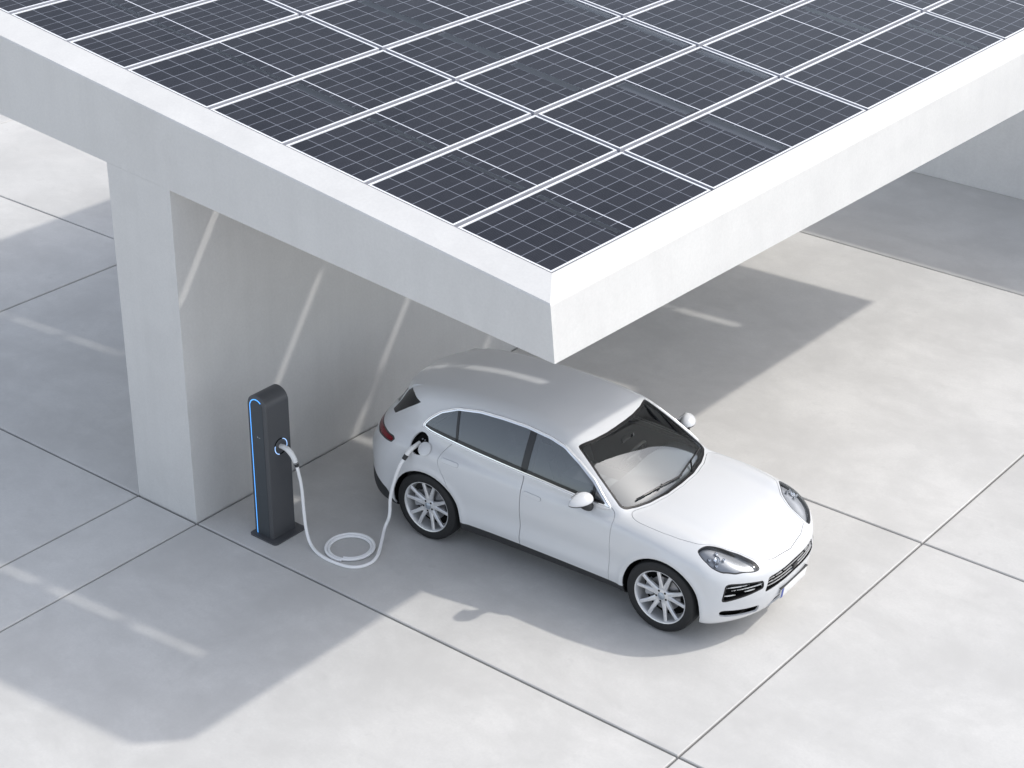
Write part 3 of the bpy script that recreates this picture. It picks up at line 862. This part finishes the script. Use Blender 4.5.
# ------------------------------------------------------------------ carport
def build_carport():
    cp = empty('solar_carport', (0, 0, 0))
    tag(cp, 'white concrete carport with a sloping solar roof on a thick wall support', 'carport')
    bm = bmesh.new()
    def ring(x0, x1, y0, y1, zf):
        return [bm.verts.new((x, y, zf(x, y))) for x, y in ((x0, y0), (x1, y0), (x1, y1), (x0, y1))]
    xp0, xp1, yp0, yp1 = PX-XB[-1]-.02, PX+.022, PY-.022, PY+YB[-1]+.02
    rings = [ring(XL+.55, XR_-.52, .50, YE-.5, zbot),
             ring(XL, XR_, 0, YE, zbot),
             ring(XL+.02, 4.7472+.004, 0, YE-.05, lambda x, y: ztop(x)-.012),
             ring(XL+.032, 4.7472-.010, .012, YE-.062, lambda x, y: ztop(x)+.004),
             ring(xp0, xp1, yp0, yp1, lambda x, y: zpan(x)+.006),
             ring(xp0, xp1, yp0, yp1, lambda x, y: zpan(x)-.09),
             ring(XL+.55, XR_-.52, .50, YE-.5, lambda x, y: zpan(x)-.09)]
    for a, b in zip(rings, rings[1:]+rings[:1]):
        for k in range(4): bm.faces.new((a[k], a[(k+1) % 4], b[(k+1) % 4], b[k]))
    bm_obj('roof_beam', bm, M['concrete'], cp)
    # wall that carries the roof; its end is the pillar flush with the fascia
    bm = bmesh.new()
    t = -.9285
    for x in (t, 0.0):
        pass
    prof = lambda x: [(0, 0), (11.6, 0), (11.6, zbot(x, 11.6)), (11.6, zpan(x)-.17), (.52, zpan(x)-.17), (.52, zbot(x, .52)-.001), (0, zbot(x, 0)-.001)]
    prof = lambda x: [(0, 0), (11.6, 0), (11.6, zpan(x)-.17), (.503, zpan(x)-.17), (.503, zbot(x, .503)-.001), (0, zbot(x, 0)-.001)]
    a = [bm.verts.new((t, y, z)) for y, z in prof(t)]; b = [bm.verts.new((0, y, z)) for y, z in prof(0)]
    bm.faces.new(a); bm.faces.new(b[::-1]); n = len(a)
    for k in range(n): bm.faces.new((a[k], b[k], b[(k+1) % n], a[(k+1) % n]))
    bm_obj('support_wall', bm, M['concrete'], cp)
    # rails under the gaps, purlins added to hide the clear strips from above
    def bar(name, m, x0, x1, y0, y1, d0, d1):
        bm = bmesh.new()
        vs = [bm.verts.new((x, y, zpan(x)-d)) for x in (x0, x1) for y in (y0, y1) for d in (d1, d0)]
        for q in ((0, 1, 3, 2), (4, 6, 7, 5), (0, 4, 5, 1), (2, 3, 7, 6), (0, 2, 6, 4), (1, 5, 7, 3)): bm.faces.new([vs[i] for i in q])
        bm_obj(name, bm, m, cp)
    for yb in YB[1:-1]: bar('mounting_rail', M['rail'], xp0+.1, xp1-.1, PY+yb-.07, PY+yb+.07, .040, .09)
    for n, xb in enumerate(XB[1:-1]):
        cut = sorted(set(slots(n)+slots(n+1)))
        spans = []
        for q, wd in cut:                                   # merge strips that overlap
            if spans and q < spans[-1][1]+.02: spans[-1][1] = max(spans[-1][1], q+wd)
            else: spans.append([q, q+wd])
        for y0, y1 in zip([PY]+[q[1]+.005 for q in spans], [q[0]-.005 for q in spans]+[PY+YB[-1]-.02]):
            bar('cross_rail', M['rail'], PX-xb-.038, PX-xb+.038, y0, y1, .0415, .085)
    for y, a, b, wd in STRIPS:
        bar('purlin', M['purlin'], max(PX-XB[b+1]+.03, xp0+.12), PX-XB[a]-.03, y+.076, y+wd+.15, .054, .15)
    return cp

def build_panels(cp):
    for j in range(4):
        for i in range(9):
            x1, x0 = PX-XB[i]-(0 if i == 0 else .024), PX-XB[i+1]+(.024 if i < 8 else 0)
            y0, y1 = PY+YB[j]+(0 if j == 0 else .026), PY+YB[j+1]-(.026 if j < 3 else 0)
            cx, cy = (x0+x1)/2, (y0+y1)/2; cz = zpan(cx)
            p = empty('solar_panel', (cx, cy, cz)); p.parent = cp
            f = .021; L = lambda x, y, d=0.0: (x-cx, y-cy, zpan(x)-cz+d)
            bm = bmesh.new()
            o = [(x0, y0), (x1, y0), (x1, y1), (x0, y1)]; q = [(x0+f, y0+f), (x1-f, y0+f), (x1-f, y1-f), (x0+f, y1-f)]
            oT = [bm.verts.new(L(*c, 0)) for c in o]; oB = [bm.verts.new(L(*c, -.038)) for c in o]
            iT = [bm.verts.new(L(*c, 0)) for c in q]; iB = [bm.verts.new(L(*c, -.038)) for c in q]
            for k in range(4):
                m = (k+1) % 4
                bm.faces.new((oT[k], oT[m], iT[m], iT[k])); bm.faces.new((oB[k], oB[m], oT[m], oT[k])).material_index = 1
                bm.faces.new((iT[k], iT[m], iB[m], iB[k])); bm.faces.new((iB[k], iB[m], oB[m], oB[k]))
            bm_obj('panel_frame', bm, [M['frame'], M['rail']], p)
            bm = bmesh.new(); uvl = bm.loops.layers.uv.new('cells')
            X0, X1, Y0, Y1 = x0+f, x1-f, y0+f, y1-f
            def sheet(xa, xb, a, b):
                q = ((xa, a), (xb, a), (xb, b), (xa, b))
                vs = [bm.verts.new(L(x, y, -.006)) for x, y in q]; fc = bm.faces.new(vs)
                for lp, (x, y) in zip(fc.loops, q): lp[uvl].uv = ((x-X0)/(X1-X0)*6, (y-Y0)/(Y1-Y0)*10)
                vb = [bm.verts.new(L(x, y, -.012)) for x, y in q]
                for k in range(4): bm.faces.new((vb[k], vb[(k+1) % 4], vs[(k+1) % 4], vs[k]))
                bm.faces.new(vb[::-1]).material_index = 1
            clear = [(a, a+w_) for a, w_ in slots(i) if Y0 < a and a+w_ < Y1]; a = Y0
            for c0, c1 in clear:
                sheet(X0, X1, a, c0); sheet(X0, X0+INSET, c0, c1); sheet(X1-INSET, X1, c0, c1); a = c1
            sheet(X0, X1, a, Y1)
            bm_obj('cells', bm, [M['cells'], M['backsheet']], p, recalc=False)
            for a, b in clear:
                bm = bmesh.new()
                bm.faces.new([bm.verts.new(L(x, y, -.008)) for x, y in ((X0+INSET, a), (X1-INSET, a), (X1-INSET, b), (X0+INSET, b))])
                bm_obj('sun_slot', bm, M['pvglass'], p, recalc=False)  # glazed slot, added so that sun stripes reach the wall and car

def build_far_wall():
    bm = bmesh.new(); add_box(bm, -14, 42, 14.4866, 15.1, 0, 4.31, .012)
    tag(bm_obj('concrete_wall', bm, M['wallconc']), 'long plain concrete wall in shade beyond the carport', 'wall')

# ------------------------------------------------------------ charge station
def build_charger():
    x0, x1, y0, y1, H, R_ = .628, .905, .262, .600, 1.705, .150
    ch = empty('charging_station', ((x0+x1)/2, (y0+y1)/2, 0)); ox, oy = ch.location.x, ch.location.y
    tag(ch, 'charcoal charging post with rounded top and a blue light strip by the wall', 'charging station')
    def arch(inset=0.0, zb=.02, n=14):
        w = (x1-x0)/2-inset; r = min(R_, w); cx = 0
        pts = [(-w, zb)]
        zc = H-inset-r
        for k in range(n+1): a = PI-PI/2*k/n; pts.append((-w+r+r*math.cos(a), zc+r*math.sin(a)))
        for k in range(n+1): a = PI/2-PI/2*k/n; pts.append((w-r+r*math.cos(a), zc+r*math.sin(a)))
        pts.append((w, zb)); return pts
    bm = bmesh.new(); yl = [(-(y1-y0)/2, .012), (-(y1-y0)/2+.012, 0), ((y1-y0)/2-.012, 0), ((y1-y0)/2, .012)]
    rg = [[bm.verts.new((p[0], y, p[1])) for p in arch(i_)] for y, i_ in yl]
    for a, b in zip(rg, rg[1:]):
        for k in range(len(a)): bm.faces.new((a[k], a[(k+1) % len(a)], b[(k+1) % len(a)], b[k]))
    bm.faces.new(rg[0][::-1]); bm.faces.new(rg[-1])
    bm_obj('post', bm, M['charger'], ch, 30)
    yf = -(y1-y0)/2
    bm = bmesh.new(); a = arch(.052, .024)
    add_prism(bm, a, lambda p: (p[0], yf+.006, p[1]), lambda p: (p[0], yf-.003, p[1])); fp = bm_obj('face_panel', bm, M['chargerface'], ch)
    # light strip: up the left edge and over the arch, fading at the right shoulder
    bm = bmesh.new()
    O, I = arch(.042, .024), arch(.052, .024); n = 24
    A = [bm.verts.new((p[0], yf-.0035, p[1])) for p in O[:n]]; B = [bm.verts.new((p[0], yf-.0035, p[1])) for p in I[:n]]
    A2 = [bm.verts.new((p[0], yf+.004, p[1])) for p in O[:n]]; B2 = [bm.verts.new((p[0], yf+.004, p[1])) for p in I[:n]]
    for k in range(n-1):
        bm.faces.new((A[k], A[k+1], B[k+1], B[k])); bm.faces.new((A2[k], A2[k+1], A[k+1], A[k])); bm.faces.new((B[k], B[k+1], B2[k+1], B2[k]))
    bm_obj('light_strip', bm, M['led'], ch)
    bm = bmesh.new()                                        # small status marks on the face
    for dx, w, h in ((.012, .010, .012), (.030, .006, .005), (.043, .010, .007)):
        add_box(bm, dx-.02, dx-.02+w, yf-.0046, yf-.0028, 1.215, 1.215+h)
    bm_obj('status_mark', bm, M['print'], ch)
    # socket on the car side
    xf = (x1-x0)/2; sc = (xf, .012, 1.085)
    rot = Matrix.Translation(sc) @ Matrix.Rotation(-PI/2, 4, 'Z')
    bm = bmesh.new(); add_lathe(bm, [(0, -.004), (.078, -.004), (.084, .004), (.094, .005), (.096, -.004)], 48, rot)
    so = bm_obj('socket', bm, M['dark'], ch, 40)
    for a0, a1 in ((-.35, 1.25), (PI-.35, PI+1.25)):
        bm = bmesh.new()
        arcs = np.linspace(a0, a1, 18); vs = []
        for a in arcs:
            vs.append([bm.verts.new((sc[0]+h, sc[1]+r_*math.cos(a), sc[2]+r_*math.sin(a))) for r_, h in ((.083, .0055), (.083, .0085), (.092, .0085), (.092, .0055))])
        for p, q in zip(vs, vs[1:]):
            for k in range(4): bm.faces.new((p[k], p[(k+1) % 4], q[(k+1) % 4], q[k]))
        bm.faces.new(vs[0]); bm.faces.new(vs[-1])
        bm_obj('light_ring', bm, M['led2'], so)
    bm = bmesh.new(); pl = []
    for cx, cy, a0 in ((1.000-.045, .672-.045, 0), (.598+.045, .672-.045, PI/2), (.598+.045, .200+.045, PI), (1.000-.045, .200+.045, 1.5*PI)):
        for k in range(8): pl.append((cx-ox+.045*math.cos(a0+PI/2*k/7), cy-oy+.045*math.sin(a0+PI/2*k/7)))
    add_prism(bm, pl, lambda p: (p[0], p[1], .002), lambda p: (p[0], p[1], .019))
    bm_obj('base_plate', bm, M['charger'], ch, 40)
    return ch, (ox+sc[0], oy+sc[1], sc[2])

def build_cable(sock):
    cb = empty('charging_cable', (1.6, .55, 0)); O = Vector((1.6, .55, 0))
    tag(cb, 'white charging cable looped on the paving from the post to the car', 'cable')
    ca, sa = math.cos(CAR_YAW), math.sin(CAR_YAW)
    c2w = lambda x, y, z: Vector((CAR_O[0]+x*ca-y*sa, CAR_O[1]+x*sa+y*ca, z))
    s = Vector(sock)
    r = .018
    # plug at the post: grip that leaves the socket and bends down
    bm = bmesh.new()
    g = [s+Vector(d) for d in ((-.012, 0, 0), (.05, .0, .004), (.105, .005, -.012), (.150, .012, -.055), (.180, .020, -.115), (.192, .024, -.150))]
    add_tube(bm, [p-O for p in spline(g, 5)], [.026]*4+[.028]*5+[.031]*6+[.029]*6+[.026]*5, 14)
    p1 = bm_obj('plug', bm, M['plug'], cb, 60)
    bm = bmesh.new(); d = Vector((.012, .004, -.040)); a = g[-1]-O; add_tube(bm, [a-d*.3, a+d*.9], [.027, .022], 14); bm_obj('strain_relief', bm, M['plastic'], p1, 40)
    # plug at the car
    q = [c2w(-.150, -.86, 1.075), c2w(-.178, -.960, 1.045), c2w(-.198, -.995, 1.012), c2w(-.214, -1.020, .970)]
    bm = bmesh.new(); add_tube(bm, [p-O for p in spline(q, 5)], [.025]*5+[.027]*5+[.026]*5+[.023], 14)
    p2 = bm_obj('plug', bm, M['plug'], cb, 60)
    bm = bmesh.new(); d2 = (q[-1]-q[-2]).normalized(); add_tube(bm, [q[-1]-O-d2*.012, q[-1]-O+d2*.045], [.0270, .024], 14); bm_obj('strain_relief', bm, M['plastic'], p2, 40)
    # cable: post -> ground -> two loops -> car
    z = r
    cc = Vector((1.645, .672, 0))
    ex, ey = .262, .262
    def lp(a, k=1.0, zz=z): return Vector((cc.x+ex*k*math.cos(a), cc.y+ey*k*math.sin(a), zz))
    P = [g[-1]+Vector((.008, .003, -.03)), Vector((1.125, .500, .66)), Vector((1.150, .492, .40)), Vector((1.195, .470, .17)), Vector((1.290, .430, .045)),
         Vector((1.46, .372, z)), Vector((1.68, .350, z)), Vector((1.90, .395, z)), Vector((2.00, .53, z)), Vector((1.985, .66, .03)), Vector((1.925, .90, .10)), ]
    up = [c2w(-.36, -1.145, .24), c2w(-.352, -1.125, .47), c2w(-.305, -1.10, .70), c2w(-.255, -1.078, .86)]
    end = q[-1]+d2*.03
    P = P[:9]+[Vector((1.985, .72, .035)), ]+[c2w(-.385, -1.20, .10)]+up+[end]
    bm = bmesh.new(); add_tube(bm, [p-O for p in spline(P, 8)], r, 12)
    # the spare length lies in two rings
    turns = []
    n = 90
    for k in range(n+1):
        t = k/n; a = -1.2+t*2*PI*2.0
        kk = .80+.23*t
        turns.append(lp(a, kk, z+.001+.030*max(0, math.sin((t-.5)*2*PI))*(.35)))
    lead = [Vector((1.42, .382, z+.02)), Vector((1.60, .395, z+.028))]
    add_tube(bm, [p-O for p in turns], r*.9, 10)
    bm_obj('cable', bm, M['cable'], cb, 60)

# ------------------------------------------------------------------ assemble
build_ground(); build_far_wall()
build_panels(build_carport())
ch, sock = build_charger(); build_cable(sock)
build_car()

# -------------------------------------------------------------- light, camera
w = bpy.data.worlds.new('World'); S.world = w; w.use_nodes = True; nt = w.node_tree
bg = nt.nodes['Background']; sky = nt.nodes.new('ShaderNodeTexSky')
sky.sky_type = 'NISHITA'; sky.sun_disc = False
el = math.asin(SUN.z); az = math.atan2(SUN.x, SUN.y)
sky.sun_elevation = el; sky.sun_rotation = az
sky.air_density = 1.0; sky.dust_density = 2.0; sky.ozone_density = .9; sky.altitude = 100
hs = nt.nodes.new('ShaderNodeHueSaturation'); hs.inputs['Saturation'].default_value = .47; hs.inputs['Value'].default_value = 1.70
nt.links.new(sky.outputs[0], hs.inputs['Color']); nt.links.new(hs.outputs[0], bg.inputs[0]); bg.inputs[1].default_value = .15
sl = bpy.data.lights.new('sun', 'SUN'); sl.energy = 2.15; sl.angle = math.radians(1.25); sl.color = (1.0, .955, .885)
so = bpy.data.objects.new('sun', sl); C.objects.link(so)
so.rotation_euler = (-SUN).to_track_quat('-Z', 'Y').to_euler(); so.location = (20, 25, 35)

cam = bpy.data.cameras.new('camera'); co = bpy.data.objects.new('camera', cam); C.objects.link(co)
cam.sensor_width = 36; cam.lens = 1879.8875/1024*36; cam.clip_end = 3000; cam.clip_start = .1
fw = Vector((-.55253443, .69480115, -.46038795)); rt = Vector((.78046422, .62516346, .00680066)); up = Vector((-.29254283, .35555873, .88769177))
co.matrix_world = Matrix(((rt.x, up.x, -fw.x, 13.46243515), (rt.y, up.y, -fw.y, -11.46865885), (rt.z, up.z, -fw.z, 10.72541073), (0, 0, 0, 1)))
S.camera = co
S.view_settings.view_transform = 'Standard'; S.view_settings.look = 'None'; S.view_settings.exposure = 0; S.view_settings.gamma = 1
S.cycles.max_bounces = 8; S.cycles.transparent_max_bounces = 12
S.cycles.use_denoising = True
